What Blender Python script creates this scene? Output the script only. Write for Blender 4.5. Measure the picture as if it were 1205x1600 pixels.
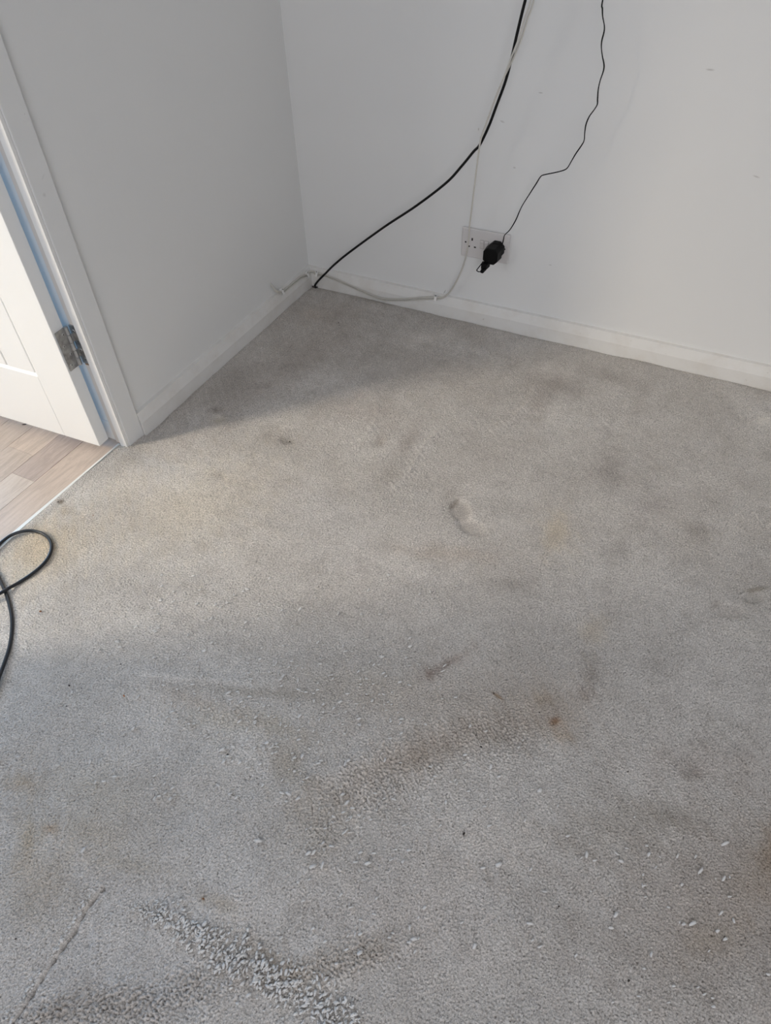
import bpy, bmesh, math, random
import numpy as np
from mathutils import Vector, Matrix, Euler
random.seed(7); rng = np.random.RandomState(11)
S = bpy.context.scene
for o in list(bpy.data.objects): bpy.data.objects.remove(o)
COL = S.collection

# ---------------------------------------------------------------- camera
R = np.array([[0.897566962534116, 0.4402727424732586, -0.023096753069561327],
              [0.30313325854289336, -0.6543300195014412, -0.6927932253886514],
              [-0.320130872195182, 0.6148269169565684, -0.7207663191723326]])
C = np.array([1.2380028808424821, -1.870917832682432, 1.1543501263095235]); F = 1069.95
cd = bpy.data.cameras.new('camera'); cam = bpy.data.objects.new('camera', cd); COL.objects.link(cam)
cd.sensor_fit = 'VERTICAL'; cd.sensor_height = 36; cd.lens = F/1600*36; cd.clip_start = .02
m = Matrix.Identity(4)
for i in range(3):
    m[i][0] = R[0][i]; m[i][1] = -R[1][i]; m[i][2] = -R[2][i]; m[i][3] = C[i]
cam.matrix_world = m; S.camera = cam

def at(px, py, ax, val):
    """world point where the sight line of a measured photo point meets the plane axis=val"""
    d = R.T @ np.array([(px-602.5)/F, (py-800)/F, 1.0]); return Vector(C + d*(val-C[ax])/d[ax])

# ---------------------------------------------------------------- world, lights, exposure
S.view_settings.view_transform = 'Standard'; S.view_settings.look = 'None'
S.view_settings.exposure = 0.0; S.view_settings.gamma = 1; S.view_settings.use_curve_mapping = False
W = bpy.data.worlds.new('world'); S.world = W; W.use_nodes = True
W.node_tree.nodes['Background'].inputs[0].default_value = (.80, .88, 1, 1)
W.node_tree.nodes['Background'].inputs[1].default_value = .6
def area(name, loc, direction, sx, sy, power, col, spread=180):
    l = bpy.data.lights.new(name, 'AREA'); l.shape = 'RECTANGLE'; l.size = sx; l.size_y = sy
    l.energy = power; l.color = col; l.spread = math.radians(spread)
    o = bpy.data.objects.new(name, l); o.location = loc
    o.rotation_euler = Vector(direction).to_track_quat('-Z', 'Y').to_euler(); COL.objects.link(o); return o
area('window_daylight', (1.95, -3.72, 1.45), (-.22, 1, -.16), 1.5, 1.25, 28, (.97, .965, 1))
area('hall_daylight', (-2.35, -2.45, 1.4), (.88, .47, -.12), 1.0, 1.6, 2.0, (1, .985, .96))
area('hall_far_fill', (-1.70, -4.1, 1.4), (.42, .90, -.04), .8, 1.7, 11.5, (1, .99, .985))  # lamp added in the unseen hall to light the back wall
area('hall_overhead_fill', (-.95, -1.95, 2.36), (.50, .12, -.86), 1.2, 1.6, 15.5, (.96, .98, 1))  # overhead lamp added in the closed hall to brighten the doorway carpet
area('hall_low_sun_bounce', (-1.75, -2.75, 1.55), (.76, .65, -.52), .35, .5, 4.5, (1, .87, .68), 50)
area('hall_end_window', (-2.5, -.56, 1.05), (1, -.12, 0), .75, 1.8, 42, (.30, .60, 1))

# ---------------------------------------------------------------- helpers
def mat(name, col, rough=.6, metal=0, spec=.5):
    M = bpy.data.materials.new(name); M.use_nodes = True
    b = M.node_tree.nodes['Principled BSDF']
    b.inputs['Base Color'].default_value = (*col, 1); b.inputs['Roughness'].default_value = rough
    b.inputs['Metallic'].default_value = metal; b.inputs['Specular IOR Level'].default_value = spec
    return M
def N(M, typ, **kw):
    n = M.node_tree.nodes.new(typ)
    for k, v in kw.items():
        if k.startswith('i_'):
            k = k[2:]; k = int(k) if k.isdigit() else k.replace('_', ' ')
            n.inputs[k].default_value = v
        else: setattr(n, k, v)
    return n
def L(M, a, b): M.node_tree.links.new(a, b)
def coords(M, scale=(1, 1, 1), rot=(0, 0, 0)):
    g = N(M, 'ShaderNodeNewGeometry'); mp = N(M, 'ShaderNodeMapping')
    mp.inputs['Scale'].default_value = scale; mp.inputs['Rotation'].default_value = rot
    L(M, g.outputs['Position'], mp.inputs['Vector']); return mp.outputs[0]
def noise(M, vec, scale, detail=2, rough=.5, dist=0):
    n = N(M, 'ShaderNodeTexNoise', i_Scale=scale, i_Detail=detail, i_Roughness=rough, i_Distortion=dist)
    L(M, vec, n.inputs['Vector']); return n.outputs['Fac']
def math_(M, op, a, b=None, clamp=False):
    n = N(M, 'ShaderNodeMath', operation=op, use_clamp=clamp)
    for i, v in enumerate((a, b)):
        if v is None: continue
        if isinstance(v, (int, float)): n.inputs[i].default_value = v
        else: L(M, v, n.inputs[i])
    return n.outputs[0]
def ramp(M, fac, stops):
    n = N(M, 'ShaderNodeValToRGB'); e = n.color_ramp.elements
    while len(e) < len(stops): e.new(.5)
    for k, (p, c) in enumerate(stops):
        e[k].position = p; e[k].color = (c, c, c, 1) if isinstance(c, (int, float)) else (*c, 1)
    L(M, fac, n.inputs[0]); return n.outputs[0]
def mixc(M, fac, a, b, mode='MIX'):
    n = N(M, 'ShaderNodeMix', data_type='RGBA', blend_type=mode)
    for s, v in ((n.inputs['Factor'], fac), (n.inputs['A'], a), (n.inputs['B'], b)):
        if isinstance(v, (int, float)): s.default_value = v
        elif isinstance(v, tuple): s.default_value = (*v, 1)
        else: L(M, v, s)
    return n.outputs['Result']
def bump(M, h, strength, dist):
    n = N(M, 'ShaderNodeBump'); n.inputs['Distance'].default_value = dist
    if isinstance(strength, (int, float)): n.inputs['Strength'].default_value = strength
    else: L(M, strength, n.inputs['Strength'])
    L(M, h, n.inputs['Height']); L(M, n.outputs[0], M.node_tree.nodes['Principled BSDF'].inputs['Normal'])
def bc(M): return M.node_tree.nodes['Principled BSDF'].inputs['Base Color']

def link(name, me, M, parent=None):
    if M is not None: me.materials.append(M)
    o = bpy.data.objects.new(name, me); COL.objects.link(o)
    if parent is not None: o.parent = parent; o.matrix_parent_inverse = parent.matrix_world.inverted()
    return o
def finish(name, bm, M, parent=None, smooth=False):
    bmesh.ops.recalc_face_normals(bm, faces=bm.faces)
    me = bpy.data.meshes.new(name); bm.to_mesh(me); bm.free()
    if smooth:
        for p in me.polygons: p.use_smooth = True
    return link(name, me, M, parent)
def box(bm, x0, x1, y0, y1, z0, z1, bev=0, seg=2, mx=None):
    r = bmesh.ops.create_cube(bm, size=1)
    for v in r['verts']:
        v.co = Vector(((x0+x1)/2+v.co.x*(x1-x0), (y0+y1)/2+v.co.y*(y1-y0), (z0+z1)/2+v.co.z*(z1-z0)))
    vs = r['verts']
    if bev:
        es = list({e for v in vs for e in v.link_edges})
        b = bmesh.ops.bevel(bm, geom=es, offset=bev, segments=seg, affect='EDGES', profile=.5)
        vs = list({v for f in b['faces'] for v in f.verts} | {v for v in vs if v.is_valid})
    if mx is not None: bmesh.ops.transform(bm, matrix=mx, verts=[v for v in vs if v.is_valid])
    return vs
def boxo(name, b, M, parent=None, bev=0, mx=None):
    bm = bmesh.new(); box(bm, *b, bev=bev, mx=mx); return finish(name, bm, M, parent)
def cyl(bm, p0, p1, r, seg=16, r2=None):
    p0 = Vector(p0); p1 = Vector(p1); d = p1-p0
    q = Matrix.Translation((p0+p1)/2) @ d.to_track_quat('Z', 'Y').to_matrix().to_4x4()
    bmesh.ops.create_cone(bm, cap_ends=True, segments=seg, radius1=r, radius2=r if r2 is None else r2, depth=d.length, matrix=q)
def extrude_profile(bm, prof, a, b, cut_a=0, cut_b=0):
    """prof: list of (out, up); a->b run on the ground plane; out is to the left-hand normal; cut_* mitre the ends"""
    a = Vector(a); b = Vector(b); d = (b-a).normalized(); nrm = Vector((-d.y, d.x, 0))
    A = [bm.verts.new(a+nrm*o+Vector((0, 0, u))+d*(o*cut_a)) for o, u in prof]
    B = [bm.verts.new(b+nrm*o+Vector((0, 0, u))-d*(o*cut_b)) for o, u in prof]
    n = len(prof)
    for i in range(n): bm.faces.new((A[i], A[(i+1) % n], B[(i+1) % n], B[i]))
    bm.faces.new(A); bm.faces.new(B[::-1])
def smooth_path(pts, n=8):
    P = [Vector(p) for p in pts]; P = [2*P[0]-P[1]]+P+[2*P[-1]-P[-2]]; out = []
    for i in range(1, len(P)-2):
        for k in range(n):
            t = k/n; a, b, c, d = P[i-1:i+3]
            out.append(.5*((2*b)+(c-a)*t+(2*a-5*b+4*c-d)*t*t+(3*b-a-3*c+d)*t**3))
    out.append(P[-2]); return out
def tube(bm, pts, r, seg=8, flat=None):
    rings = []; up = None; n = len(pts)
    for i, p in enumerate(pts):
        t = (pts[min(i+1, n-1)]-pts[max(i-1, 0)]).normalized()
        if up is None: up = t.orthogonal().normalized()
        up = (up-t*up.dot(t)).normalized(); w = t.cross(up)
        rr = r(i/(n-1)) if callable(r) else r
        f = flat(i/(n-1)) if flat else 1
        rings.append([bm.verts.new(p+(up*math.cos(a)*rr*f+w*math.sin(a)*rr)) for a in [2*math.pi*k/seg for k in range(seg)]])
    for a, b in zip(rings, rings[1:]):
        for k in range(seg): bm.faces.new((a[k], a[(k+1) % seg], b[(k+1) % seg], b[k]))
    bm.faces.new(rings[0][::-1]); bm.faces.new(rings[-1])
def tag(o, label=None, cat=None, group=None, kind=None):
    if label: o['label'] = label
    if cat: o['category'] = cat
    if group: o['group'] = group
    if kind: o['kind'] = kind
    return o
def empty(name, loc):
    o = bpy.data.objects.new(name, None); o.location = loc; o.empty_display_size = .05; COL.objects.link(o)
    bpy.context.view_layer.update(); return o
def struct(o, label=None): return tag(o, label, kind='structure')

# ---------------------------------------------------------------- materials
def wall_mat(name, col, marks=()):
    M = mat(name, col, .75, spec=.25)
    v = coords(M); big = noise(M, v, 1.6, 3, .5); fine = noise(M, v, 240, 3, .6); mid = noise(M, v, 9, 3, .55)
    c = mixc(M, ramp(M, big, [(.3, 0), (.75, 1)]), col, tuple(x*.955 for x in col))
    g = N(M, 'ShaderNodeNewGeometry')
    for (p, ax, r, dark) in marks:          # scuffs: small ellipses on the paint
        mp = N(M, 'ShaderNodeMapping', vector_type='TEXTURE'); mp.inputs['Location'].default_value = p
        mp.inputs['Rotation'].default_value = ax; mp.inputs['Scale'].default_value = r
        L(M, g.outputs['Position'], mp.inputs['Vector'])
        ln = N(M, 'ShaderNodeVectorMath', operation='LENGTH'); L(M, mp.outputs[0], ln.inputs[0])
        f = math_(M, 'MULTIPLY', ramp(M, ln.outputs['Value'], [(.35, 1), (1, 0)]), dark)
        c = mixc(M, f, c, (.22, .19, .17))
    L(M, c, bc(M))
    h = math_(M, 'ADD', math_(M, 'MULTIPLY', fine, .25), math_(M, 'MULTIPLY', mid, 2.2))
    bump(M, h, .30, .0012)
    return M
def wp(px, py): return tuple(at(px, py, 1, 0))
def lp(px, py): return tuple(at(px, py, 0, 0))
M_wall = wall_mat('white_wall_paint', (.80, .80, .795), [
    (wp(695, 456), (0, .45, 0), (.0012, .02, .011), .8), (wp(845, 145), (0, 0, 0), (.007, .02, .0016), .4),
    (wp(785, 190), (0, .3, 0), (.008, .02, .003), .28), (wp(804, 262), (0, 0, 0), (.005, .02, .003), .3),
    (wp(748, 202), (0, 0, 0), (.0015, .02, .005), .5), (wp(1110, 109), (0, 0, 0), (.011, .02, .0025), .35),
    (wp(1182, 276), (0, .2, 0), (.010, .02, .0025), .3), (wp(860, 414), (0, 0, 0), (.006, .02, .002), .3)])
M_wall2 = wall_mat('white_side_wall_paint', (.80, .80, .79), [
    (lp(126, 408), (0, 0, 0), (.02, .002, .003), .7), (lp(62, 303), (0, 0, 0), (.02, .006, .006), .35),
    (lp(31, 177), (0, 0, 0), (.02, .002, .002), .5), (lp(60, 275), (.7, 0, 0), (.02, .012, .002), .25),
    (lp(88, 302), (0, 0, 0), (.02, .003, .007), .3), (lp(160, 510), (-.3, 0, 0), (.02, .003, .02), .35)])
M_ceil = mat('ceiling_white', (.82, .82, .81), .9)
M_skirt = mat('white_gloss_skirting', (.76, .74, .70), .38)
v = coords(M_skirt); n1 = noise(M_skirt, v, 14, 4, .6); n2 = noise(M_skirt, v, 90, 3, .6)
c = mixc(M_skirt, ramp(M_skirt, n1, [(.45, 0), (.8, 1)]), (.775, .765, .745), (.70, .67, .63))
c = mixc(M_skirt, ramp(M_skirt, n2, [(.70, 0), (.76, .5)]), c, (.45, .40, .35)); L(M_skirt, c, bc(M_skirt))
bump(M_skirt, noise(M_skirt, v, 60, 2), .25, .001)
M_gloss = mat('white_gloss_woodwork', (.84, .83, .81), .35)
v = coords(M_gloss, (1, 1, .12)); bump(M_gloss, noise(M_gloss, v, 400, 3, .6), .12, .0006)
M_door = mat('white_painted_door_skin', (.86, .86, .85), .45)
v = coords(M_door, (1, 1, .05)); bump(M_door, noise(M_door, v, 700, 3, .65), .22, .0006)
M_steel = mat('worn_steel', (.30, .29, .28), .38, .85)
v = coords(M_steel); L(M_steel, ramp(M_steel, noise(M_steel, v, 60, 4), [(.35, (.25, .24, .23)), (.65, (.46, .45, .435))]), bc(M_steel))
L(M_steel, ramp(M_steel, noise(M_steel, v, 200, 3), [(.3, .28), (.7, .5)]), M_steel.node_tree.nodes['Principled BSDF'].inputs['Roughness'])
M_knuckle = mat('bright_knuckle_steel', (.50, .50, .50), .35, .8)
M_screw = mat('screw_steel', (.55, .54, .52), .3, 1)
M_dark = mat('dark_hole', (.012, .011, .010), .7)
M_plast = mat('white_moulded_plastic', (.66, .635, .63), .32)
M_clip = mat('white_clip_plastic', (.85, .84, .82), .35)
M_cream = mat('cream_primed_timber', (.74, .68, .62), .6)
M_black = mat('black_plastic', (.003, .003, .0033), .55, spec=.15)
M_coax = mat('black_cable_sheath', (.005, .005, .005), .5, spec=.25)
v = coords(M_coax); c = mixc(M_coax, ramp(M_coax, noise(M_coax, v, 130, 3, .6), [(.71, 0), (.78, 1)]), (.005, .005, .005), (.25, .25, .25)); L(M_coax, c, bc(M_coax))
M_flex = mat('black_flex_sheath', (.012, .014, .018), .28)
M_white_cable = mat('off_white_cable_sheath', (.60, .58, .53), .4)
M_thres = mat('pale_aluminium_strip', (.78, .80, .78), .35, .25)
M_wood_raw = mat('bare_timber', (.30, .17, .09), .8)
M_subfloor = mat('subfloor', (.25, .2, .16), .9)

# laminate: one material per tone, grain runs along y
def lam(name, a, b):
    M = mat(name, a, .42); v = coords(M, (1, .06, 1)); v2 = coords(M, (1, .16, 1))
    g = noise(M, v, 260, 4, .65); w = noise(M, v2, 38, 3, .55, 1.6)
    c = mixc(M, ramp(M, g, [(.35, 0), (.68, 1)]), a, b)
    c = mixc(M, ramp(M, w, [(.50, 0), (.62, .55), (.72, 0)]), c, tuple(x*.80 for x in b))
    v3 = coords(M, (1, .12, 1)); p = noise(M, v3, 900, 1, .5)
    c = mixc(M, ramp(M, p, [(.66, 0), (.74, .5)]), c, tuple(x*.55 for x in b)); L(M, c, bc(M))
    bump(M, g, .12, .0005); return M
LAM = [lam('laminate_buff', (.60, .50, .43), (.50, .41, .345)), lam('laminate_greyed', (.49, .41, .37), (.41, .335, .295)),
       lam('laminate_pale', (.62, .55, .49), (.54, .46, .40)), lam('laminate_mid', (.56, .475, .415), (.47, .39, .33))]

# carpet
CARPET_A, CARPET_B, CARPET_C = (.745, .71, .675), (.64, .605, .57), (.575, .54, .505)
M_car = mat('grey_loop_carpet', (.5, .48, .46), .95, spec=.12)
M = M_car
at_s = N(M, 'ShaderNodeAttribute', attribute_name='stain'); at_g = N(M, 'ShaderNodeAttribute', attribute_name='shag')
shag = at_g.outputs['Fac']
v = coords(M); vs = coords(M, (1, .55, 1), (0, 0, .25))
spk = noise(M, v, 520, 1, .5); fib = noise(M, v, 850, 3, .65); lump = noise(M, v, 330, 2, .6)
st = math_(M, 'ADD', 1.0, math_(M, 'MULTIPLY', math_(M, 'MINIMUM', shag, 0.0), .5))
worm = math_(M, 'MINIMUM', math_(M, 'MULTIPLY', math_(M, 'ABSOLUTE', math_(M, 'SUBTRACT', noise(M, v, 150, 1.5, .5, .5), .5)), 10.0), 1)
plain = N(M, 'ShaderNodeAttribute', attribute_name='plain').outputs['Fac']
bump(M, math_(M, 'ADD', math_(M, 'ADD', fib, math_(M, 'MULTIPLY', lump, .8)), math_(M, 'MULTIPLY', math_(M, 'MULTIPLY', worm, plain), 2.0)), math_(M, 'MULTIPLY', st, .8), .0016)
mott = noise(M, v, 3.2, 4, .6); mott2 = noise(M, v, 14, 4, .65)
base = mixc(M, ramp(M, mott, [(.36, 0), (.62, 1)]), CARPET_A, CARPET_B)
base = mixc(M, ramp(M, mott2, [(.47, 0), (.70, .7)]), base, CARPET_C)
gr = math_(M, 'ADD', math_(M, 'MULTIPLY', math_(M, 'SUBTRACT', spk, .5), 1.1), math_(M, 'MULTIPLY', math_(M, 'SUBTRACT', fib, .5), .5))
gr = math_(M, 'ADD', math_(M, 'ADD', gr, 1.0), math_(M, 'MULTIPLY', math_(M, 'SUBTRACT', N(M, 'ShaderNodeAttribute', attribute_name='tip').outputs['Fac'], .7), .80))
cmb = N(M, 'ShaderNodeCombineColor'); [L(M, gr, cmb.inputs[i]) for i in range(3)]
base = mixc(M, 1.0, base, cmb.outputs[0], 'MULTIPLY')
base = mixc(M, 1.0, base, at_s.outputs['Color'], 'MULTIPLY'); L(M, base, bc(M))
M_fluff = mat('shed_pale_yarn', (.76, .745, .725), .95, spec=.1)
M_tuft = mat('pulled_carpet_yarn', (.62, .61, .59), .95, spec=.1)
v = coords(M_tuft); bump(M_tuft, noise(M_tuft, v, 500, 3, .6), .8, .002)
L(M_tuft, ramp(M_tuft, noise(M_tuft, v, 70, 2), [(.3, (.76, .74, .715)), (.7, (.90, .89, .875))]), bc(M_tuft))

# ---------------------------------------------------------------- the carpeted floor
PILE_H = .0034
# stains, worn patches, painted light and shade: (px, py, half width px, half height px, turn deg, colour factor, softness), put on the floor plane in metres
STAIN_SHADE = [
 (870, 830, 22, 30, 0, (1.0, .945, .84), 1), (925, 985, 22, 20, 30, (1.0, .96, .89), 1), (300, 790, 120, 60, -20, (1.03, 1.0, .93), 1),  # yellow stains, then warm doorway light painted into the carpet colour
 (70, 870, 90, 45, -30, (1.02, .97, .88), 1), (60, 850, 40, 30, -30, (1.0, .93, .82), 1),
 (620, 1190, 120, 26, -22, (.80, .775, .75), 1), (770, 1140, 70, 32, -8, (.80, .775, .75), 1), (660, 1180, 50, 25, -20, (.92, .89, .86), 1),
 (500, 1290, 50, 60, 0, (.86, .84, .81), 1), (860, 1110, 60, 40, 20, (.92, .88, .84), 1), (700, 1100, 160, 70, -10, (.95, .92, .89), 1),
 (395, 1080, 100, 8, 5, (.76, .745, .72), 1), (345, 1125, 70, 16, 8, (.88, .86, .82), 1), (300, 1095, 60, 12, 10, (.92, .88, .84), 1),
 (450, 1195, 24, 40, -20, (.87, .84, .79), 1), (430, 1130, 55, 12, 20, (.90, .88, .84), 1), (560, 1070, 100, 30, 5, (.95, .93, .90), 1),
 (700, 1036, 34, 7, -30, (.78, .74, .725), 1), (700, 1035, 30, 6, -28, (.88, .86, .85), 1), (672, 1052, 10, 12, -40, (.80, .76, .74), 1), (924, 1050, 14, 30, 8, (.74, .72, .70), 1), (915, 1085, 14, 12, 0, (.84, .81, .79), 1),
 (778, 1087, 10, 2.2, 35, (.60, .50, .40), .8), (868, 1126, 5, 5, 0, (.62, .48, .38), .9), (869, 1130, 16, 12, 0, (.92, .86, .80), 1), (885, 1150, 18, 8, 10, (.93, .87, .80), 1), (850, 1092, 16, 10, 0, (.95, .91, .85), 1),
 (80, 1295, 12, 9, 0, (.88, .78, .68), 1), (38, 1222, 24, 16, 0, (.84, .77, .68), 1), (42, 1310, 14, 30, 10, (.86, .80, .70), 1), (150, 1240, 80, 40, 10, (.93, .91, .87), 1),
 (60, 1380, 60, 70, 0, (.90, .86, .80), 1), (140, 1300, 70, 26, 15, (.88, .85, .80), 1),
 (1205, 1330, 16, 40, 0, (.84, .77, .69), 1), (1180, 1370, 40, 50, 0, (.92, .89, .85), 1), (1110, 1470, 50, 26, -20, (.95, .92, .87), 1),
 (1040, 1270, 80, 26, 10, (.84, .83, .81), 1), (960, 1300, 80, 40, 0, (.90, .89, .87), 1), (1090, 1190, 100, 30, 5, (.90, .88, .87), 1), (1130, 1410, 210, 190, 0, (.80, .76, .73), 1), (160, 1480, 260, 180, 0, (1.09, 1.09, 1.10), 1), (200, 1170, 240, 130, 0, (1.09, 1.09, 1.09), 1), (640, 1420, 160, 120, 0, (1.03, 1.01, 1.0), 1), (1080, 1210, 14, 7, 0, (.8, .78, .76), 1),  # broad blobs paint light falloff: lower right darker, left side lighter
 (345, 1410, 26, 12, 20, (.90, .86, .80), 1), (317, 1404, 4, 4, 0, (.7, .62, .53), 1), (430, 1500, 60, 14, 35, (.90, .86, .81), 1),
 (200, 1568, 130, 32, -8, (.76, .745, .73), .9), (520, 1502, 95, 24, -15, (.79, .765, .73), .9), (330, 1525, 70, 16, 0, (.86, .84, .82), 1), (70, 1582, 60, 18, -20, (.84, .82, .80), 1),
 (640, 690, 22, 10, -55, (.80, .78, .77), 1), (610, 745, 26, 10, -20, (.88, .87, .86), 1), (595, 690, 8, 7, 0, (.82, .80, .78), 1), (345, 740, 9, 8, 0, (.86, .85, .83), 1), (560, 640, 60, 22, 10, (.93, .91, .90), 1),
 (950, 735, 22, 22, 0, (.76, .75, .75), 1), (1020, 790, 30, 16, -20, (.86, .85, .85), 1), (1000, 630, 12, 30, 30, (.88, .87, .86), 1), (1085, 827, 24, 10, 20, (.78, .77, .76), 1), (1085, 850, 50, 30, 0, (.90, .89, .88), 1), (960, 860, 60, 20, -5, (.90, .90, .90), 1),
 (800, 912, 26, 12, 0, (.82, .81, .80), 1), (700, 865, 60, 12, 3, (.93, .89, .85), 1), (500, 790, 60, 30, 20, (.97, .98, 1.0), 1), (875, 600, 28, 14, 10, (.76, .74, .73), 1), (840, 625, 16, 30, 20, (.88, .86, .85), 1), (960, 590, 50, 8, 14, (.88, .87, .86), 1),
 (480, 540, 130, 45, -25, (.90, .88, .86), 1), (420, 600, 120, 20, -33, (.88, .86, .85), 1), (650, 570, 120, 40, 5, (.90, .88, .86), 1), (740, 520, 60, 22, 12, (.94, .92, .90), 1), (360, 600, 60, 14, -35, (.86, .85, .84), 1), (500, 490, 60, 18, -5, (.90, .88, .86), 1), (270, 640, 60, 14, -40, (.87, .86, .85), 1),  # shade of the corner and left wall edge put into the colour
 (655, 530, 34, 12, 5, (1.18, 1.17, 1.16), 1), (490, 492, 16, 7, 0, (1.12, 1.1, 1.09), 1), (865, 580, 30, 10, 5, (1.12, 1.12, 1.12), 1), (340, 655, 10, 5, 0, (1.1, 1.08, 1.0), 1), (560, 616, 16, 10, 0, (1.08, 1.06, 1.05), 1), (1195, 655, 14, 8, 0, (1.18, 1.18, 1.16), 1),
 (338, 640, 10, 4, 0, (.70, .68, .66), 1), (450, 687, 14, 5, 10, (.66, .64, .62), .9), (425, 680, 22, 9, 0, (.88, .87, .86), 1),
 (720, 797, 15, 17, -25, (1.12, 1.10, 1.08), .55), (738, 824, 21, 11, 18, (1.13, 1.11, 1.09), .55), (709, 787, 4, 12, 40, (.66, .63, .60), .8), (703, 770, 10, 16, 35, (.86, .85, .84), 1),
 (1140, 953, 24, 11, 12, (1.08, 1.07, 1.06), .7), (1120, 943, 5, 8, 40, (.78, .76, .74), .8), (1178, 932, 14, 9, 0, (1.06, 1.06, 1.05), .8), (1180, 921, 18, 3.5, -5, (.70, .67, .62), .8), (1160, 990, 30, 12, 0, (1.06, 1.06, 1.05), 1),
 (250, 1054, 60, 3, 3, (1.10, 1.10, 1.10), 1), (230, 1470, 90, 40, 0, (1.05, 1.05, 1.05), 1), (760, 1300, 90, 50, 0, (1.04, 1.02, 1.0), 1),
 (205, 712, 26, 14, -30, (.80, .79, .77), 1), (190, 760, 30, 16, -35, (1.08, 1.07, 1.04), 1), (95, 785, 5, 4, 0, (.5, .45, .4), .7), (105, 800, 14, 8, 0, (.85, .82, .77), 1),
 (194, 1350, 60, 14, 8, (.92, .90, .86), 1), (560, 1250, 60, 30, 0, (.95, .93, .91), 1),
]
# relief in metres: same ellipses with a height (footprint pits, flattened folds)
RELIEF = [(720, 797, 15, 17, -25, -.004, .5), (738, 824, 21, 11, 18, -.004, .5), (1140, 953, 24, 11, 12, -.004, .6), (1178, 933, 15, 9, 0, -.004, .6),
 (450, 688, 9, 5, 0, -.004, .8), (338, 654, 8, 5, 0, -.004, .8), (655, 530, 34, 12, 5, -.002, 1), (865, 580, 28, 10, 5, -.002, 1), (560, 616, 10, 7, 0, -.003, 1), (345, 740, 7, 6, 0, -.003, 1), (595, 690, 7, 6, 0, -.003, 1),
 (240, 1490, 90, 60, 10, -.004, .8), (700, 1235, 120, 40, -10, -.003, 1), (560, 1190, 150, 20, -22, .004, 1), (660, 1025, 90, 30, -25, .002, 1), (520, 750, 120, 40, -20, .002, 1), (900, 690, 120, 40, 10, .002, 1),
 (330, 1060, 110, 7, 5, .0012, 1), (395, 1090, 100, 8, 5, -.001, 1), (500, 1560, 60, 20, -10, -.003, 1)]
SHAG = [(720, 797, 15, 17, -25, -.9, .5), (738, 824, 21, 11, 18, -.9, .5), (1140, 953, 24, 11, 12, -.8, .6), (1178, 933, 14, 9, 0, -.8, .6), (655, 530, 30, 10, 5, -.4, 1), (240, 1490, 80, 50, 10, -.25, 1), (200, 1570, 130, 34, -8, 1.1, .8), (60, 1590, 60, 24, -20, 1.0, .8), (330, 1530, 80, 30, 0, .8, .8), (530, 1505, 95, 28, -15, .9, .8), (600, 1210, 110, 50, -20, .9, .9), (760, 1150, 90, 45, -5, .8, .9), (500, 1290, 50, 60, 0, .6, 1),
 (340, 1125, 90, 30, 8, .4, 1), (100, 1330, 120, 60, 0, .3, 1), (1050, 1270, 150, 80, 0, .15, 1), (915, 1065, 25, 45, 0, .4, 1)]
GROOVE = [([(160, 1388), (135, 1420), (112, 1462), (84, 1500), (60, 1535), (42, 1566), (18, 1600)], .0028, -.006, .72),  # last value is a tint: crease shadow put into the colour, ridges lightened
          ([(838, 600), (826, 628), (800, 655), (770, 672)], .010, .0025, 1.06), ([(690, 668), (660, 700), (640, 738), (618, 760)], .010, .0025, 1.07),
          ([(560, 700), (590, 650), (585, 600)], .008, .0015, 1.03), ([(225, 1056), (310, 1060), (380, 1066)], .005, .0008, 1.07),
          ([(978, 618), (960, 655), (945, 690)], .012, -.002, .94), ([(1010, 1160), (1100, 1175), (1190, 1170)], .02, .001, 1.0)]
def axis_lines(parts):
    out = []
    for a, b, st in parts: out += list(np.arange(a, b-1e-9, st))
    out.append(parts[-1][1]); return np.array(out)
xs = axis_lines([(-.0165, 0, .0055), (0, 1.68, .0016), (1.68, 1.8, .006), (1.8, 3.0, .06)])
ys = axis_lines([(-3.75, -2.16, .06), (-2.16, -2.02, .006), (-2.02, -1.2, .0014), (-1.2, 0, .0021)])
X, Y = np.meshgrid(xs, ys)
Z = np.zeros_like(X); ST = np.ones(X.shape+(3,)); SH = np.zeros_like(X)
def fl(px, py):
    p = at(px, py, 2, 0.0); return np.array([p.x, p.y])
def ell(px, py, rx, ry, turn, soft):
    t = math.radians(turn); c = fl(px, py)
    a = fl(px+rx*math.cos(t), py+rx*math.sin(t))-c; b = fl(px-ry*math.sin(t), py+ry*math.cos(t))-c
    Mi = np.linalg.inv(np.array([a, b]).T)
    dx, dy = X-c[0], Y-c[1]; u = Mi[0, 0]*dx+Mi[0, 1]*dy; w = Mi[1, 0]*dx+Mi[1, 1]*dy
    wob = .18*np.sin(X*95+py)+.15*np.sin(Y*120+px)+.12*np.sin((X+Y)*210)
    d = np.sqrt(u*u+w*w)*(1+wob*(.8 if soft >= .75 else .15))
    if soft >= 1: return np.exp(-(d**2)*.9)
    return 1/(1+np.exp((d-1)/(soft*.28)))
for px, py, rx, ry, t, col, so in STAIN_SHADE:
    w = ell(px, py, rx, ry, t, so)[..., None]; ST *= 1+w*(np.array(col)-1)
for px, py, rx, ry, t, hh, so in RELIEF: Z += hh*ell(px, py, rx, ry, t, so)
for px, py, rx, ry, t, k, so in SHAG:
    w_ = k*ell(px, py, rx, ry, t, so); SH = np.where(np.abs(w_) > np.abs(SH), w_, SH)
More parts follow.
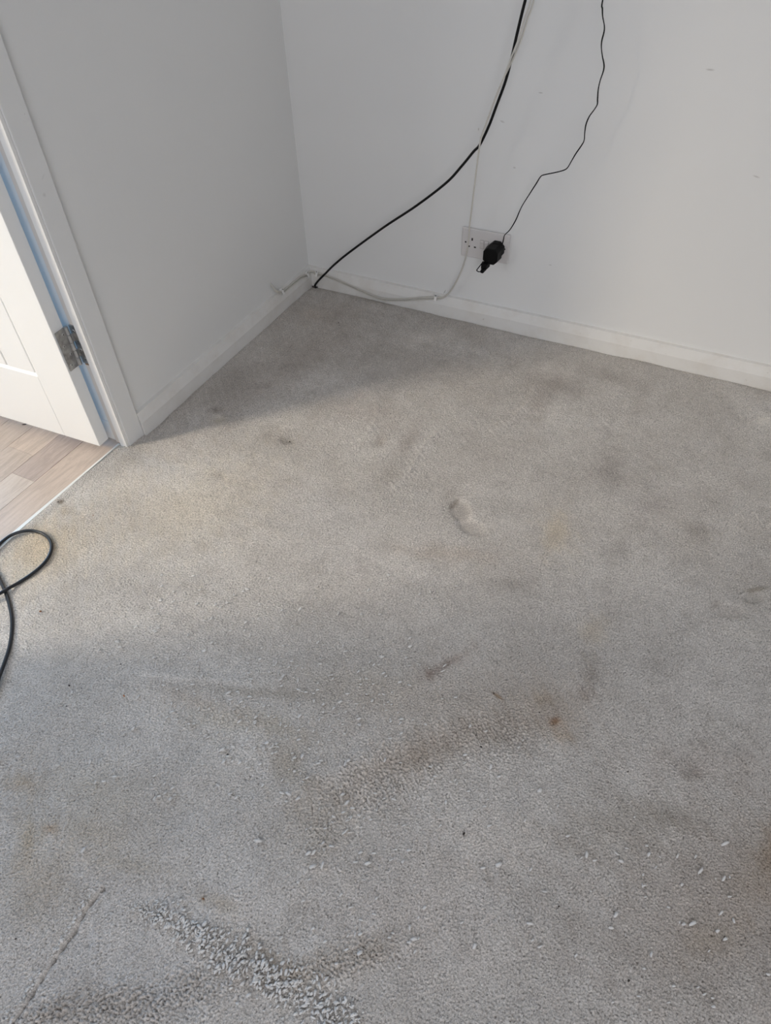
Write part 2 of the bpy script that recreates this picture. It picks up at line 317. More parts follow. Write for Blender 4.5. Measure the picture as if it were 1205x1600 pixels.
for pts, wd, hh, cf in GROOVE:
    P = [fl(*p) for p in pts]; D = np.full(X.shape, 9.)
    for a_, b_ in zip(P, P[1:]):
        ab = b_-a_; t = np.clip(((X-a_[0])*ab[0]+(Y-a_[1])*ab[1])/(ab@ab), 0, 1)
        D = np.minimum(D, np.hypot(X-a_[0]-t*ab[0], Y-a_[1]-t*ab[1]))
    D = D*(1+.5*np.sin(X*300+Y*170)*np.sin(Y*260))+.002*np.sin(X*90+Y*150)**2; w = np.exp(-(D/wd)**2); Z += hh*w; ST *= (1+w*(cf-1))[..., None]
for i in range(26):                                 # gentle unevenness of the pile
    a_ = rng.rand()*6.28; k = 6+rng.rand()*60; Z += .0007*(20/(k+14))*np.sin(k*(X*math.cos(a_)+Y*math.sin(a_))+rng.rand()*6.28)
Z -= .004*np.exp(-np.abs(X-.018)/.006)*(Y > -.9) + .004*np.exp(-np.abs(Y+.018)/.006)
Z += .003*np.sin(Y*70)*np.exp(-np.abs(X-.03)/.02)*(Y > -.9)*.3
# the pile itself: small clumps of yarn parted by short crevices, from filtered noise on a 1 mm raster
RN = (2064, 1720)
def band(lo, hi, ax=1.0, ay=1.0, turn=0.0):
    f = np.fft.rfft2(rng.randn(*RN)); ky = np.fft.fftfreq(RN[0])[:, None]; kx = np.fft.rfftfreq(RN[1])[None, :]
    c_, s_ = math.cos(turn), math.sin(turn); u = (kx*c_+ky*s_)*ax; w = (-kx*s_+ky*c_)*ay; k = np.hypot(u, w)
    r_ = np.fft.irfft2(f*np.exp(-(k*lo)**2*4)*(1-np.exp(-(k*hi)**2*4)), s=RN); return r_/r_.std()
def pile(n): return np.minimum(np.abs(n)*3.2, 1.0)
n_a = band(1.55, 5.2); n_b = band(1.3, 3.4); n_c = band(2.3, 6.5, 1.25, .75, .30); n_big = band(9, 40)
fine_ = .60*pile(n_a)+.22*n_b; rough_ = .70*pile(n_c)+.25*n_c+.22*n_b
def sample(G, x, y):
    gx = np.clip(x*1000+10, 0, RN[1]-2.001); gy = np.clip(-y*1000+10, 0, RN[0]-2.001)
    i = gx.astype(int); j = gy.astype(int); a_, b_ = gx-i, gy-j
    G = G.astype(np.float32); return (G[j][:, i]*(1-a_)[None]+G[j][:, i+1]*a_[None])*(1-b_)[:, None]+(G[j+1][:, i]*(1-a_)[None]+G[j+1][:, i+1]*a_[None])*b_[:, None]
PF = sample(fine_, xs, ys); PR = sample(rough_, xs, ys); PB = sample(n_big, xs, ys)
zone = np.clip((X+.0)/.01, 0, 1)*np.clip((1.72-X)/.04, 0, 1)*np.clip((Y+2.06)/.04, 0, 1)
sp = np.clip(SH, 0, 1)+.0*PB; fl_ = np.clip(1+np.minimum(SH, 0)*.8, .15, 1)*(1+.05*PB)
PILE = (PF*(1-sp)+PR*sp*1.35)*fl_
Z += zone*(PILE-.9)*PILE_H
TIP = np.clip(PILE*.8+.2, 0, 1.2); TIP = TIP*zone+.63*(1-zone)  # crevices between clumps get a darker tint, shade put into the colour
nx, ny = len(xs), len(ys); idx = np.arange(nx*ny).reshape(ny, nx)
q = np.stack([idx[:-1, :-1], idx[:-1, 1:], idx[1:, 1:], idx[1:, :-1]], -1)
cx = (X[:-1, :-1]+X[1:, 1:])/2; cy = (Y[:-1, :-1]+Y[1:, 1:])/2
keep = (cx > 0) | ((cy < -.96) & (cy > -1.73)); q = q[keep]
me = bpy.data.meshes.new('floor')
me.vertices.add(X.size); me.vertices.foreach_set('co', np.stack([X, Y, Z], -1).astype(np.float32).ravel())
me.loops.add(q.size); me.loops.foreach_set('vertex_index', q.astype(np.int32).ravel())
me.polygons.add(len(q)); me.polygons.foreach_set('loop_start', np.arange(0, q.size, 4, dtype=np.int32)); me.polygons.foreach_set('loop_total', np.full(len(q), 4, np.int32))
me.update(calc_edges=True); print('carpet quads', len(q))
me.polygons.foreach_set('use_smooth', np.ones(len(me.polygons), bool))
ca = me.color_attributes.new('stain', 'FLOAT_COLOR', 'POINT')  # carries the carpet's painted light and shade as well as its stains
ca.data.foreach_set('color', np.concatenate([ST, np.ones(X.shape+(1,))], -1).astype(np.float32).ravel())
fa = me.attributes.new('shag', 'FLOAT', 'POINT'); fa.data.foreach_set('value', SH.astype(np.float32).ravel())
fa = me.attributes.new('plain', 'FLOAT', 'POINT'); fa.data.foreach_set('value', (1-zone).astype(np.float32).ravel())
fa = me.attributes.new('tip', 'FLOAT', 'POINT'); fa.data.foreach_set('value', TIP.astype(np.float32).ravel())
floor = struct(link('floor', me, M_car), 'worn light grey carpet with stains and flattened footprints')

# ---------------------------------------------------------------- room shell
struct(boxo('wall_back', (-.1, 3.1, 0, .1, -.02, 2.4), M_wall))
struct(boxo('wall_left', (-.1, 0, -.945, 0, -.02, 2.4), M_wall2))
bm = bmesh.new(); box(bm, -.1, 0, -3.85, -1.75, -.02, 2.4); box(bm, -.1, 0, -1.75, -.945, 2.02, 2.4)
struct(finish('wall_left_front', bm, M_wall2))
struct(boxo('wall_right', (3.0, 3.1, -3.85, 0, -.02, 2.4), M_wall))
bm = bmesh.new()
for b in ((0, 1.2, 0, 2.4), (2.7, 3.0, 0, 2.4), (1.2, 2.7, 0, .82), (1.2, 2.7, 2.08, 2.4)): box(bm, b[0], b[1], -3.85, -3.75, b[2]-.02*(b[2] == 0), b[3])
struct(finish('wall_front', bm, M_wall))
w1 = empty('window_1', (1.95, -3.8, .82)); struct(w1)
bm = bmesh.new()
for b in ((1.2, 1.26, .82, 2.08), (2.64, 2.7, .82, 2.08), (1.92, 1.98, .88, 2.02), (1.26, 2.64, .82, .88), (1.26, 2.64, 2.02, 2.08)): box(bm, b[0], b[1], -3.83, -3.77, b[2], b[3], bev=.004)
finish('window_frame', bm, M_gloss, w1)
struct(boxo('ceiling', (-2.8, 3.1, -4.5, .1, 2.4, 2.5), M_ceil))
# skirting: square lower face, long chamfer, thin top
prof = [(0, -.02), (.018, -.02), (.018, .034), (.010, .062), (.0, .0635)]
bm = bmesh.new(); extrude_profile(bm, prof, (3.0, 0, 0), (.0, 0, 0), 0, 1)
struct(finish('baseboard_back', bm, M_skirt))
bm = bmesh.new(); extrude_profile(bm, prof, (0, 0, 0), (0, -.895, 0), 1, 0)
struct(finish('baseboard_left', bm, M_skirt))
bm = bmesh.new(); extrude_profile(bm, prof, (0, -1.82, 0), (0, -3.75, 0)); struct(finish('baseboard_left_front', bm, M_skirt))
bm = bmesh.new(); extrude_profile(bm, prof, (3.0, -3.75, 0), (3.0, 0, 0)); struct(finish('baseboard_right', bm, M_skirt))

# door casing: architrave board, proud edge of the frame, recessed hinge side
def casing(name, s, y_in):
    t = empty(name, (0, y_in, 0)); struct(t, 'white painted door casing beside the doorway')
    def yy(a, b): return (min(y_in+s*a, y_in+s*b), max(y_in+s*a, y_in+s*b))
    bm = bmesh.new(); y0, y1 = yy(.008, .0625); box(bm, 0, .0125, y0, y1, -.012, 2.07, bev=.0022); finish('architrave', bm, M_wall2, t)
    bm = bmesh.new(); y0, y1 = yy(0, .0078); box(bm, -.0138, .0092, y0, y1, -.012, 2.02, bev=.0008); finish('frame_edge', bm, M_gloss, t)
    bm = bmesh.new(); y0, y1 = yy(.0065, .0128); box(bm, -.1 if s < 0 else -.034, -.0138, y0, y1, -.012, 2.02); finish('frame_jamb', bm, M_cream, t)
    return t
trim1 = casing('trim_1', 1, -.958); trim2 = casing('trim_2', -1, -1.738)
boxo('plinth', (-.0995, -.0345, -.9485, -.9445, -.0015, .06), M_gloss, trim1, bev=.001)
boxo('bare_rebate', (-.0325, -.0138, -.9525, -.9510, .2385, .2455), M_wood_raw, trim1)
struct(boxo('trim_3', (-.1, .0125, -1.80, -.895, 2.02, 2.075), M_gloss, bev=.002), 'door casing head')
bm = bmesh.new(); vs = [bm.verts.new(p) for z in (-.012, .0020) for p in ((-.0195, -.958, z), (-.0155, -.958, z), (-.0185, -1.36, z), (-.0195, -1.738, z), (-.029, -1.738, z), (-.0285, -1.36, z))]
bm.faces.new(vs[:6]); bm.faces.new(vs[6:]); [bm.faces.new((vs[i], vs[(i+1) % 6], vs[6+(i+1) % 6], vs[6+i])) for i in range(6)]
struct(finish('trim_4', bm, M_thres), 'thin pale metal strip between carpet and laminate')

# ---------------------------------------------------------------- hall behind the doorway
struct(boxo('wall_hall_side', (-2.7, -.1, 0, .1, -.02, 2.4), M_wall2))
struct(boxo('wall_hall_end', (-2.8, -2.7, -4.5, .1, -.02, 2.4), M_wall2))
struct(boxo('wall_hall_front', (-2.7, -.1, -4.5, -4.4, -.02, 2.4), M_wall2))
bm = bmesh.new(); extrude_profile(bm, [(0, -.01), (.015, -.01), (.015, .052), (.010, .062), (0, .064)], (-.1, -.88, 0), (-.1, 0, 0))
struct(finish('baseboard_hall', bm, M_gloss))
fh = empty('floor_hall', (-.6, -1.8, -.01)); struct(fh, 'pale wood effect laminate floor seen through the doorway')
boxo('underlay', (-2.7, -.0165, -4.4, 0, -.02, -.0085), M_subfloor, fh)
edges = [-.020, -.115, -.1935, -.285, -.37, -.455, -.54, -.625, -.71, -.8, -.9, -1.0]+[-1.1-.1*i for i in range(17)]
joints = {0: [(-.945, 0), (-1.62, 3), (-2.3, 2), (-2.9, 1)], 1: [(0, 1), (-1.158, 2), (-1.7, 0), (-2.4, 3)], 2: [(0, 0), (-1.086, 3), (-1.6, 1), (-2.2, 2)]}
for k in range(len(edges)-1):
    js = joints.get(k) or [(0, k % 4)]+sorted([(-1.0-random.random()*.3-.45*i, random.randrange(4)) for i in range(5)], reverse=True)
    for i, (y, t) in enumerate(js):
        y2 = js[i+1][0] if i+1 < len(js) else -4.4
        g = .0003; bm = bmesh.new(); box(bm, edges[k+1]+g, edges[k]-g, y2+g, y-g, -.0085, -.002+random.uniform(-.0002, .0002), bev=.0005, seg=1)
        finish('plank', bm, LAM[t], fh)

# ---------------------------------------------------------------- door (opened into the hall) and its hinge
ang = math.radians(2.9); dr = empty('door_1', (-.045, -1.001, 0)); struct(dr, 'white boarded door standing open into the hall')
MX = Matrix.Translation((-.045, -1.001, 0)) @ Matrix.Rotation(math.pi+ang, 4, 'Z')   # local x along the leaf, local -y = back, +y = visible face
e0, e1, zb, zt, T = -.008, .754, .018, 2.0, -.034
def dbox(name, b, M=M_door, bev=.0015, parent=dr): return boxo(name, b, M, parent, bev=bev, mx=MX)
dbox('core', (e0+.001, e1-.001, T, -.0075, zb+.001, zt-.001), bev=.0)
dbox('stile', (e0, .1068, T-.0003, 0, zb, zt)); dbox('stile', (e1-.1148, e1, T-.0003, 0, zb, zt))
dbox('bottom_rail', (.1074, e1-.1154, -.0078, -.0002, zb, .2035)); dbox('middle_rail', (.1074, e1-.1154, -.0078, -.0002, .82, .98)); dbox('top_rail', (.1074, e1-.1154, -.0078, -.0002, 1.88, zt))
for z0, z1 in ((.2035, .82), (.98, 1.88)):
    bm = bmesh.new(); vs = [bm.verts.new(MX @ Vector(p)) for p in ((.1074, -.0078, z0), (.6386, -.0078, z0), (.6386, -.0002, z0), (.1074, -.0002, z0), (.1074, -.0078, z0+.0085), (.6386, -.0078, z0+.0085))]
    bm.faces.new((vs[0], vs[3], vs[2], vs[1])); bm.faces.new((vs[3], vs[4], vs[5], vs[2])); bm.faces.new((vs[0], vs[1], vs[5], vs[4])); bm.faces.new((vs[0], vs[4], vs[3])); bm.faces.new((vs[1], vs[2], vs[5]))
    finish('rail_bevel', bm, M_door, dr)
    x = .1125
    while x < .63:
        x2 = min(x+.0905, .6386); dbox('board', (x, x2-.0045, -.0074, -.0018, z0+.0085, z1), bev=.0016); x += .0905
# hinges
def hinge(zc):
    h = empty('hinge', (-.0335, -.962, zc)); tag(h, 'worn steel butt hinge joining open door to its casing' if zc < 1 else 'upper steel butt hinge of the open door, above the photo', 'hinge')
    z0, z1 = zc-.05, zc+.05
    lf = boxo('hinge_leaf', (-.0350, -.0138, -.9552, -.9512, z0, z1), M_steel, h, bev=.0004)
    l2 = boxo('hinge_leaf', (0, .0022, -.031, 0, z0, z1), M_steel, h, bev=.0004, mx=Matrix.Translation(MX @ Vector((e0-.0012, 0, 0))) @ Matrix.Rotation(ang, 4, 'Z') @ Matrix.Translation((0, .0355, 0)))
    l2['label'] = 'hinge leaf with four screws on the door edge'
    for k in range(5):
        a, b = z0+k*.02+.0004, z0+(k+1)*.02-.0004; bm = bmesh.new(); cyl(bm, (-.0352, -.9640, a), (-.0352, -.9640, b), .0052, 20)
        if k % 2: box(bm, -.0352, -.0312, -.9600, -.9525, a, b)
        else: box(bm, -.0392, -.0352, -.9735, -.9660, a, b)
        finish('knuckle', bm, M_knuckle, h)
    bm = bmesh.new(); cyl(bm, (-.0352, -.9640, z1), (-.0352, -.9640, z1+.0012), .0040, 16); finish('hinge_pin', bm, M_screw, h)
    def screw(p, d):
        p = Vector(p); d = Vector(d); bm = bmesh.new(); cyl(bm, p, p+d*.0010, .0036, 16, .0030); s_ = finish('screw', bm, M_screw, h)
        bm = bmesh.new(); t = d.orthogonal().normalized(); w = d.cross(t)
        for a_ in (t, w):
            r = bmesh.ops.create_cube(bm, size=1); b_ = d.cross(a_)
            for v_ in r['verts']: c_ = v_.co.copy(); v_.co = p+a_*c_.x*.0042+b_*c_.y*.0009+d*(.0011+c_.z*.0006)
        finish('screw_slot', bm, M_dark, s_)
    mx = Matrix.Translation(MX @ Vector((e0-.0012, 0, 0))) @ Matrix.Rotation(ang, 4, 'Z') @ Matrix.Translation((0, .0355, 0))
    for k, z in enumerate((z0+.013, z0+.037, z0+.062, z0+.087)):
        screw(mx @ Vector((.0022, -.012-(.010 if k % 2 == 0 else 0), z)), (math.cos(ang), math.sin(ang), 0))
        screw((-.0205-(.004 if k % 2 else 0), -.9552, z), (0, -1, 0))
    return h
hinge(.295); hinge(1.78)

# ---------------------------------------------------------------- double socket
sx0, sx1, sz0, sz1 = .5516, .6976, .2045, .2905; zc = .2475
sk = empty('double_socket', (.6246, 0, zc)); tag(sk, 'white double power socket with two switches on the back wall', 'socket')
boxo('back_box_rim', (sx0+.003, sx1-.003, -.0045, 0, sz0+.003, sz1-.003), M_plast, sk, bev=.001)
bm = bmesh.new(); box(bm, sx0, sx1, -.0105, -.004, sz0, sz1, bev=.003, seg=3); finish('face_plate', bm, M_plast, sk)
for x in (.6158, .6292):
    bm = bmesh.new(); vs = [bm.verts.new(p) for s_ in (-1, 1) for p in ((x+s_*.0052, -.0100, .238), (x+s_*.0052, -.0110, .238), (x+s_*.0052, -.0150, .2575), (x+s_*.0052, -.0100, .2615))]
    for i in range(4): bm.faces.new((vs[i], vs[(i+1) % 4], vs[4+(i+1) % 4], vs[4+i]))
    bm.faces.new(vs[:4]); bm.faces.new(vs[4:]); finish('switch_rocker', bm, M_plast, sk)
    boxo('switch_gap', (x-.0062, x+.0062, -.01062, -.0100, .2368, .2628), mat('shadow_gap_grey', (.40, .39, .38), .7), sk)
for x in (.5646, .6846):
    bm = bmesh.new(); cyl(bm, (x, -.0100, .2485), (x, -.01075, .2485), .0026, 16); finish('screw_hole', bm, M_dark, sk)
for x, z, w, hh in ((.5845, .2595, .0022, .0040), (.5755, .2375, .0032, .0021), (.5945, .2375, .0032, .0021)):
    boxo('pin_slot', (x-w, x+w, -.01068, -.0100, z-hh, z+hh), M_dark, sk)

# ---------------------------------------------------------------- black plug adapter in the right-hand outlet
pg = empty('plug_adapter', (.661, -.0105, .245)); tag(pg, 'chunky black plug adapter pushed into the right outlet of the double socket', 'plug')
def prism(bm, outline, y0, y1, s1=1.0, off=(0, 0)):
    cxx = sum(p[0] for p in outline)/len(outline); czz = sum(p[1] for p in outline)/len(outline)
    A = [bm.verts.new((x, y0, z)) for x, z in outline]; B = [bm.verts.new((cxx+(x-cxx)*s1+off[0], y1, czz+(z-czz)*s1+off[1])) for x, z in outline]
    n = len(outline)
    for i in range(n): bm.faces.new((A[i], A[(i+1) % n], B[(i+1) % n], B[i]))
    bm.faces.new(A); bm.faces.new(B)
def oct_(x0, x1, z0, z1, c): return [(x0+c, z0), (x1-c, z0), (x1, z0+c), (x1, z1-c), (x1-c, z1), (x0+c, z1), (x0, z1-c), (x0, z0+c)]
def bev(bm, w): bmesh.ops.bevel(bm, geom=list(bm.edges), offset=w, segments=2, affect='EDGES', profile=.5)
bm = bmesh.new(); prism(bm, oct_(.640, .685, .224, .270, .013), -.0108, -.030, .96); bev(bm, .0015); finish('plug_base', bm, M_black, pg)
bm = bmesh.new(); prism(bm, oct_(.637, .684, .219, .268, .011), -.0295, -.064, .93, (.000, .001)); bev(bm, .0015); finish('adapter_body', bm, M_black, pg)
bm = bmesh.new(); prism(bm, oct_(.641, .660, .209, .228, .003), -.056, -.078, .9, (-.002, -.001)); bev(bm, .001); finish('connector_nub', bm, M_black, pg)
bm = bmesh.new(); prism(bm, oct_(.644, .655, .205, .216, .002), -.070, -.088, .9, (-.002, -.002)); bev(bm, .0008); finish('connector_tip', bm, M_black, pg)
bm = bmesh.new(); tube(bm, smooth_path([(.640, -.060, .226), (.636, -.072, .218), (.631, -.084, .209), (.632, -.086, .207), (.638, -.087, .206), (.646, -.087, .208)], 5), .0014, 8); finish('wire_clip', bm, M_black, pg)

# ---------------------------------------------------------------- cables
def cable(name, pts, r, M, label, cat='cable', group=None, seg=8, n=8, flat=None):
    P = smooth_path(pts, n); bm = bmesh.new(); tube(bm, P, r, seg, flat)
    return tag(finish(name, bm, M, None, True), label, cat, group)
B = lambda px, py, d: at(px, py, 1, -d)
top = [B(821, 0, .12)]
black = [(.034, -.0245, -.006), (.0345, -.0245, .008), B(500, 436, .030), B(508, 428, .036), B(522, 414, .044), B(545, 395, .052), B(600, 355, .066), B(650, 322, .078), B(697, 286, .088), B(722, 259, .094), B(740, 237, .098), B(750, 226, .10), B(764, 197, .103), B(776, 165, .106), B(790, 127, .110), B(800, 89, .114), B(806, 62, .117), B(814, 28, .119), B(821, 0, .12)]
tp = black[-1]; black += [tp+Vector((.02, -.002, .10)), tp+Vector((.05, .0, .25)), tp+Vector((.09, .04, .40)), tp+Vector((.11, .112, .46))]
cable('aerial_cable', black, .0034, M_coax, 'thick black cable sweeping from wall top down to the room corner')
# two off-white cables, twisted loosely together
cen = [B(832, 0, .122), B(822, 30, .121), B(813, 60, .120), B(800, 92, .1205), B(786, 125, .119), B(772, 160, .1165), B(762, 188, .1125), B(752, 215, .108), B(749, 232, .104), B(745, 262, .098), B(741, 295, .090), B(737, 328, .078), B(734, 352, .066), B(732, 378, .058), B(727, 405, .050), B(718, 430, .040), B(704, 455, .030), B(692, 465, .0215)]
up_ = cen[0]
def xy(y, dy, z): return None
skb = [B(681, 466, .0205), B(660, 466.5, .021), B(630, 468.5, .0225), B(605, 468.5, .0235), B(590, 465.5, .0235), B(565, 455, .0225), B(540, 443.5, .021), B(518, 434.5, .0205), B(505, 430, .0205), (.040, -.0190, .046)]
corner = [(.028, -.0200, .0505), (.0195, -.028, .051), (.0185, -.040, .0475)]
A_ = lambda px, py, d: at(px, py, 0, d)
lft = [A_(470, 434, .0195), A_(458, 443.5, .0195), A_(447, 452.5, .0195), A_(441, 456.5, .0195)]
end = [A_(435, 457, .0175), A_(430, 453.5, .012), A_(425, 447, .005), A_(422, 443, -.003)]
offs = ((0, .0016), (0, -.0016))
for k, s_ in enumerate((1, -1)):
    pts = []
    full = [up_+Vector((.10, .112, .55)), up_+Vector((.09, .06, .47)), up_+Vector((.05, .01, .28)), up_+Vector((.02, 0, .12))]+list(cen)
    for i, p in enumerate(full):
        p = Vector(p); w = .0036 if i < 8 else .0023
        a_ = .3+i*.10 if i < 8 else 1.95; pts.append(p+Vector((math.cos(a_)*w*s_, math.sin(a_)*w*s_, 0)))
    for i, p in enumerate(skb+corner+lft+end):
        p = Vector(p); pts.append(p+Vector((0, -.0006*s_, .0035*s_)))
    cable('white_cable', pts, .0021, M_white_cable,
          ('off-white cable running above its twin along the skirting and up the wall', 'off-white cable running below its twin along the skirting and up the wall')[k], group='pair of off-white cables')
# clips that hold the pair
def clip(p, nrm, along, label):
    p = Vector(p); nrm = Vector(nrm); al = Vector(along).normalized(); upv = nrm.cross(al).normalized()
    if upv.z < 0: upv = -upv
    mx = Matrix((al.to_4d(), upv.to_4d(), nrm.to_4d(), (0, 0, 0, 1))).transposed(); mx[3][0] = mx[3][1] = mx[3][2] = 0; mx[0][3] = mx[1][3] = mx[2][3] = 0
    mx = Matrix.Translation(p) @ mx
    c_ = empty('cable_clip', p); tag(c_, label, 'cable clip', 'white cable clips on the skirting')
    bm = bmesh.new(); box(bm, -.0042, .0042, -.0068, .0125, .0028, .0052, bev=.0009, mx=mx); box(bm, -.0042, .0042, -.0072, -.0056, -.003, .0052, mx=mx); box(bm, -.0042, .0042, .0056, .0125, -.003, .0052, bev=.0008, mx=mx); finish('clip_body', bm, M_clip, c_)
    bm = bmesh.new(); cyl(bm, mx @ Vector((0, .0092, .0050)), mx @ Vector((0, .0092, .0064)), .0016, 10); finish('clip_nail', bm, M_steel, c_)
sl = Vector((0, -.96, .27)).normalized()
clip(Vector(skb[0]), sl, (1, 0, 0), 'white cable clip on the back skirting below the double socket')
clip(Vector((.043, -.0195, .0455)), sl, (1, 0, -.1), 'white cable clip on the back skirting beside the corner')
clip(Vector((.0185, -.042, .047)), Vector((.96, 0, .27)), (0, 1, .2), 'white cable clip on the left skirting beside the corner')
clip(Vector(lft[3]), Vector((.96, 0, .27)), (0, 1, 0), 'white cable clip on the left skirting where the cables end')
# thin kinked lead down to the plug
thin_px = [(942, 0, .075), (941.5, 14, .075), (942, 26, .075), (944.5, 40, .074), (944, 50, .074), (940.5, 64, .073), (940, 76, .073), (941.5, 88, .072), (944, 101, .072), (943, 111, .071), (938, 126, .070), (935, 140, .069), (934, 154, .068), (933.5, 163, .067), (929, 171, .066), (921, 182, .065), (916, 194, .064), (914, 206, .063), (913, 219, .062), (909, 227, .062), (900, 240, .061), (893, 252, .060), (887, 262, .059), (881, 266, .058), (868, 269.5, .056), (851, 273, .054), (845, 276, .053), (838, 287, .051), (829, 301, .048), (817, 320, .044), (812, 330, .042), (806, 344, .040), (797, 359, .036), (789, 367, .034), (787, 374, .033), (785.5, 380, .032), (783, 385, .031)]
tpts = [B(x, y, d) for x, y, d in thin_px]; t0 = tpts[0]
tpts = [t0+Vector((.10, .068, .5)), t0+Vector((.09, .03, .42)), t0+Vector((.05, .01, .3)), t0+Vector((.02, .005, .18)), t0+Vector((.008, 0, .08))]+tpts
cable('thin_power_lead', tpts, .0014, M_black, 'thin kinked black lead hanging down the wall to the plug', n=5, flat=lambda t: .75+.55*math.sin(t*34)**2)
# black flex looped on the floor by the threshold
Z0 = .0045
def fz(px, py, z=Z0): return at(px, py, 2, z)
loop = [(-.42, -1.50, .004), (-.30, -1.42, .004), (-.15, -1.37, .004), fz(-14, 861, .004), fz(0, 849, .006), fz(18, 836, .008), fz(40, 829.5, .008), fz(60, 831, .006), fz(75, 840), fz(80.5, 853), fz(77, 868), fz(66, 883), fz(48, 898), fz(28, 911), fz(12, 920, .009), fz(0, 927, .012), fz(-20, 938, .008), (.02, -1.50, Z0), (-.05, -1.53, .006), (-.10, -1.50, .004), (-.09, -1.44, .006), (.0, -1.418, Z0), fz(-8, 893), fz(0, 907), fz(8, 924, .004), fz(14, 942), fz(18, 962), fz(18.5, 985), fz(14.5, 1012), fz(6.5, 1037), fz(-2, 1060), fz(-16, 1100), (.30, -1.76, Z0), (.40, -1.95, Z0), (.45, -2.2, Z0), (.40, -2.5, Z0)]
cable('looped_flex', loop, .0037, M_flex, 'black flex lying in a loop on the carpet at the doorway', seg=10)

# ---------------------------------------------------------------- loose bits on the carpet
def lump(bm, p, L_, W_, H_, rz, tilt, seed):
    rr = random.Random(seed); r = bmesh.ops.create_icosphere(bm, subdivisions=1, radius=1)
    mx = Matrix.Translation(p) @ Euler((tilt*rr.uniform(-1, 1), tilt, rz)).to_matrix().to_4x4()
    for v_ in r['verts']:
        j = rr.uniform(.5, 1.3); v_.co = mx @ Vector((v_.co.x*L_*j, v_.co.y*W_*j, v_.co.z*H_*j))
def zat(x, y):
    i = min(max(int(np.searchsorted(xs, x)), 0), nx-1); j = min(max(int(np.searchsorted(ys, y)), 0), ny-1); return float(Z[j, i])
bm = bmesh.new(); cnt = 0
def fleck(px, py, s=1.0):
    p = fl(px, py)
    if p[0] < .03 or p[1] > -.03: return
    mm = s*random.uniform(.0026, .0060)
    lump(bm, (p[0], p[1], zat(*p)+.0024*s), mm, mm*random.uniform(.30, .5), mm*.4, random.gauss(.95, .45), random.uniform(-.4, .4), random.random())
cl = [(480, 1090, 170, 80, 130), (430, 1190, 90, 70, 45), (300, 1000, 190, 90, 60), (560, 1300, 90, 70, 40), (250, 1150, 160, 120, 35), (620, 1050, 120, 80, 30), (400, 940, 160, 60, 25), (700, 1230, 120, 60, 25), (1000, 1400, 180, 120, 34), (560, 1450, 120, 60, 25), (1080, 1550, 100, 40, 10), (650, 950, 90, 70, 14)]
for px, py, sx_, sy_, n_ in cl:
    for _ in range(int(n_*1.15)): fleck(random.gauss(px, sx_*.6), random.gauss(py, sy_*.6))
for px, py in [(348, 1172), (250, 1245), (505, 1352), (490, 1356), (575, 1350), (556, 1348), (1134, 1318), (1139, 1372), (1130, 1374), (844, 1235), (1094, 1361), (1006, 1385), (962, 1430), (828, 1445), (832, 1470), (132, 1330), (258, 1225), (405, 1315), (540, 1195), (426, 1178), (545, 1190), (640, 1330), (452, 1243), (648, 1468), (780, 1352), (755, 1357), (930, 1345), (1082, 1443), (562, 1490)]: fleck(px, py, 1.45)
fluff = finish('carpet_fluff', bm, M_fluff, None, True); tag(fluff, 'scattered pale flecks of shed carpet yarn lying on the carpet', 'carpet fluff', kind='stuff')
# frayed ridge of pulled tufts, front left
bm = bmesh.new(); ridge_px = [(205, 1412), (250, 1432), (300, 1456), (350, 1485), (400, 1515), (450, 1545), (500, 1573), (560, 1606)]
Pr = [fl(*p) for p in ridge_px]
for i in range(900):
    t = random.random()*(len(Pr)-1.001); k = int(t); p = Pr[k]*(1-(t-k))+Pr[k+1]*(t-k)
    dn = Pr[-1]-Pr[0]; dn = np.array([-dn[1], dn[0]])/np.linalg.norm(dn)
    w = .006+.008*min(1, t/3); p = p+dn*random.gauss(0, w); s_ = random.uniform(.32, .95)*(.6+.4*min(1, t/2))
    lump(bm, (p[0], p[1], zat(*p)+.0034*s_), .0058*s_, .0025*s_, .0036*s_, random.gauss(1.2, .7), random.uniform(-.7, .25), random.random())
seam = [fl(*p) for p in ((146, 1396), (128, 1424), (104, 1463), (78, 1500), (54, 1535), (36, 1566), (12, 1600))]
for i in range(70):
    t = random.random()*5.99; k = int(t); p = seam[k]*(1-(t-k))+seam[k+1]*(t-k); s_ = random.uniform(.3, .75); p = p+np.array([random.gauss(-.004, .003), random.gauss(.001, .003)])
    lump(bm, (p[0], p[1], zat(*p)+.0016*s_), .0046*s_, .0026*s_, .0028*s_, random.gauss(1.0, .6), random.uniform(-.4, .2), random.random())
tf = finish('pulled_tufts', bm, M_tuft, None, True); tag(tf, 'frayed pale tufts pulled up along the diagonal ridge and crease, front left', 'carpet tufts', kind='stuff')

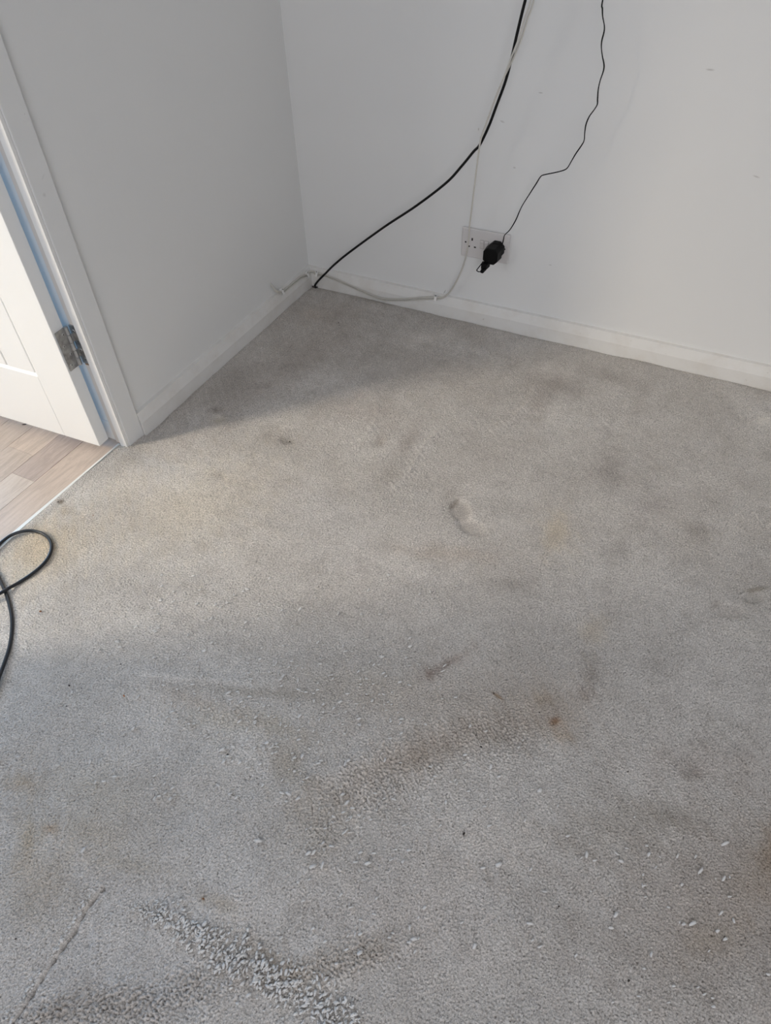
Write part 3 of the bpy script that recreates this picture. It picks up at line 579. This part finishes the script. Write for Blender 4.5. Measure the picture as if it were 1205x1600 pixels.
M_crumb = mat('dark_crumb', (.05, .04, .035), .8); M_rust = mat('rust_brown_crumb', (.28, .13, .06), .8); M_orange = mat('orange_crumb', (.55, .20, .04), .7)
crumbs = [(188, 1038, 2.0, M_crumb, 'dark crumb on the left carpet, above the orange crumb'), (108, 1071, 2.4, M_crumb, 'dark crumb on the carpet right of the black flex end'),
 (127, 1075, 1.6, M_crumb, 'tiny dark crumb just right of a larger dark crumb on the left'), (104, 1104, 1.6, M_crumb, 'tiny dark crumb on the left carpet, lowest of its three neighbours'),
 (194, 1088, 2.4, M_orange, 'orange crumb on the left carpet'), (64, 957, 3.4, M_rust, 'rust-brown flake on the carpet right of the looped flex'),
 (356, 1180, 2.8, M_crumb, 'dark tuft of dirt on the carpet below the long grey smear'), (498, 916, 2.0, M_crumb, 'lone dark crumb near the middle of the carpet'),
 (982, 1205, 1.8, M_crumb, 'small dark crumb on the right, above the dark patch'), (725, 1303, 2.6, M_crumb, 'dark crumb below the large brown worn patch'),
 (873, 1417, 1.8, M_crumb, 'tiny dark crumb on the lower right carpet'), (982, 1533, 2.4, M_crumb, 'dark crumb at the bottom right of the carpet'),
 (744, 1149, 2.0, M_crumb, 'dark crumb in the brown worn patch, upper of two'), (752, 1166, 2.4, M_crumb, 'dark crumb in the brown worn patch, lower of two'),
 (843, 1113, 1.8, M_crumb, 'tiny dark crumb left above the rusty stain'), (772, 1083, 2.2, M_crumb, 'dark crumb at the tip of the brown streak'),
 (529, 505, 2.4, M_crumb, 'small dark crumb on the carpet close to the room corner'), (452, 688, 3.4, M_crumb, 'dark scrap in a small dent of the carpet in front of the left wall'),
 (92, 786, 2.6, M_crumb, 'dark crumb beside the metal strip at the doorway'), (146, 806, 2.0, M_rust, 'small brown crumb on the sunlit carpet at the doorway'),
 (25, 1467, 1.8, M_crumb, 'tiny dark crumb by the creased seam, bottom left'), (317, 1404, 2.2, M_rust, 'brown crumb above the frayed ridge of tufts')]
for i, (px, py, s_, M, lab) in enumerate(crumbs):
    bm = bmesh.new(); p = fl(px, py); s_ *= .001*.85; lump(bm, (p[0], p[1], zat(*p)+s_*.3+.0010), s_*1.3, s_*.8, s_*.6, random.random()*3, 0, i+.5)
    tag(finish('crumb', bm, M, None, True), lab, 'crumb')
bm = bmesh.new(); p = at(38, 663, 2, -.001); lump(bm, p, .009, .0022, .0012, .5, 0, 3)
tag(finish('black_scrap', bm, M_crumb, None, True), 'thin black scrap on the laminate under the open door', 'scrap')
bm = bmesh.new(); lump(bm, (.030, -.0275, .0015), .007, .004, .003, .2, 0, 5); lump(bm, (.041, -.027, .0015), .004, .003, .003, .9, 0, 6)
tag(finish('debris', bm, M_crumb, None, True), 'dark debris where the black cable meets the carpet in the corner', 'debris')
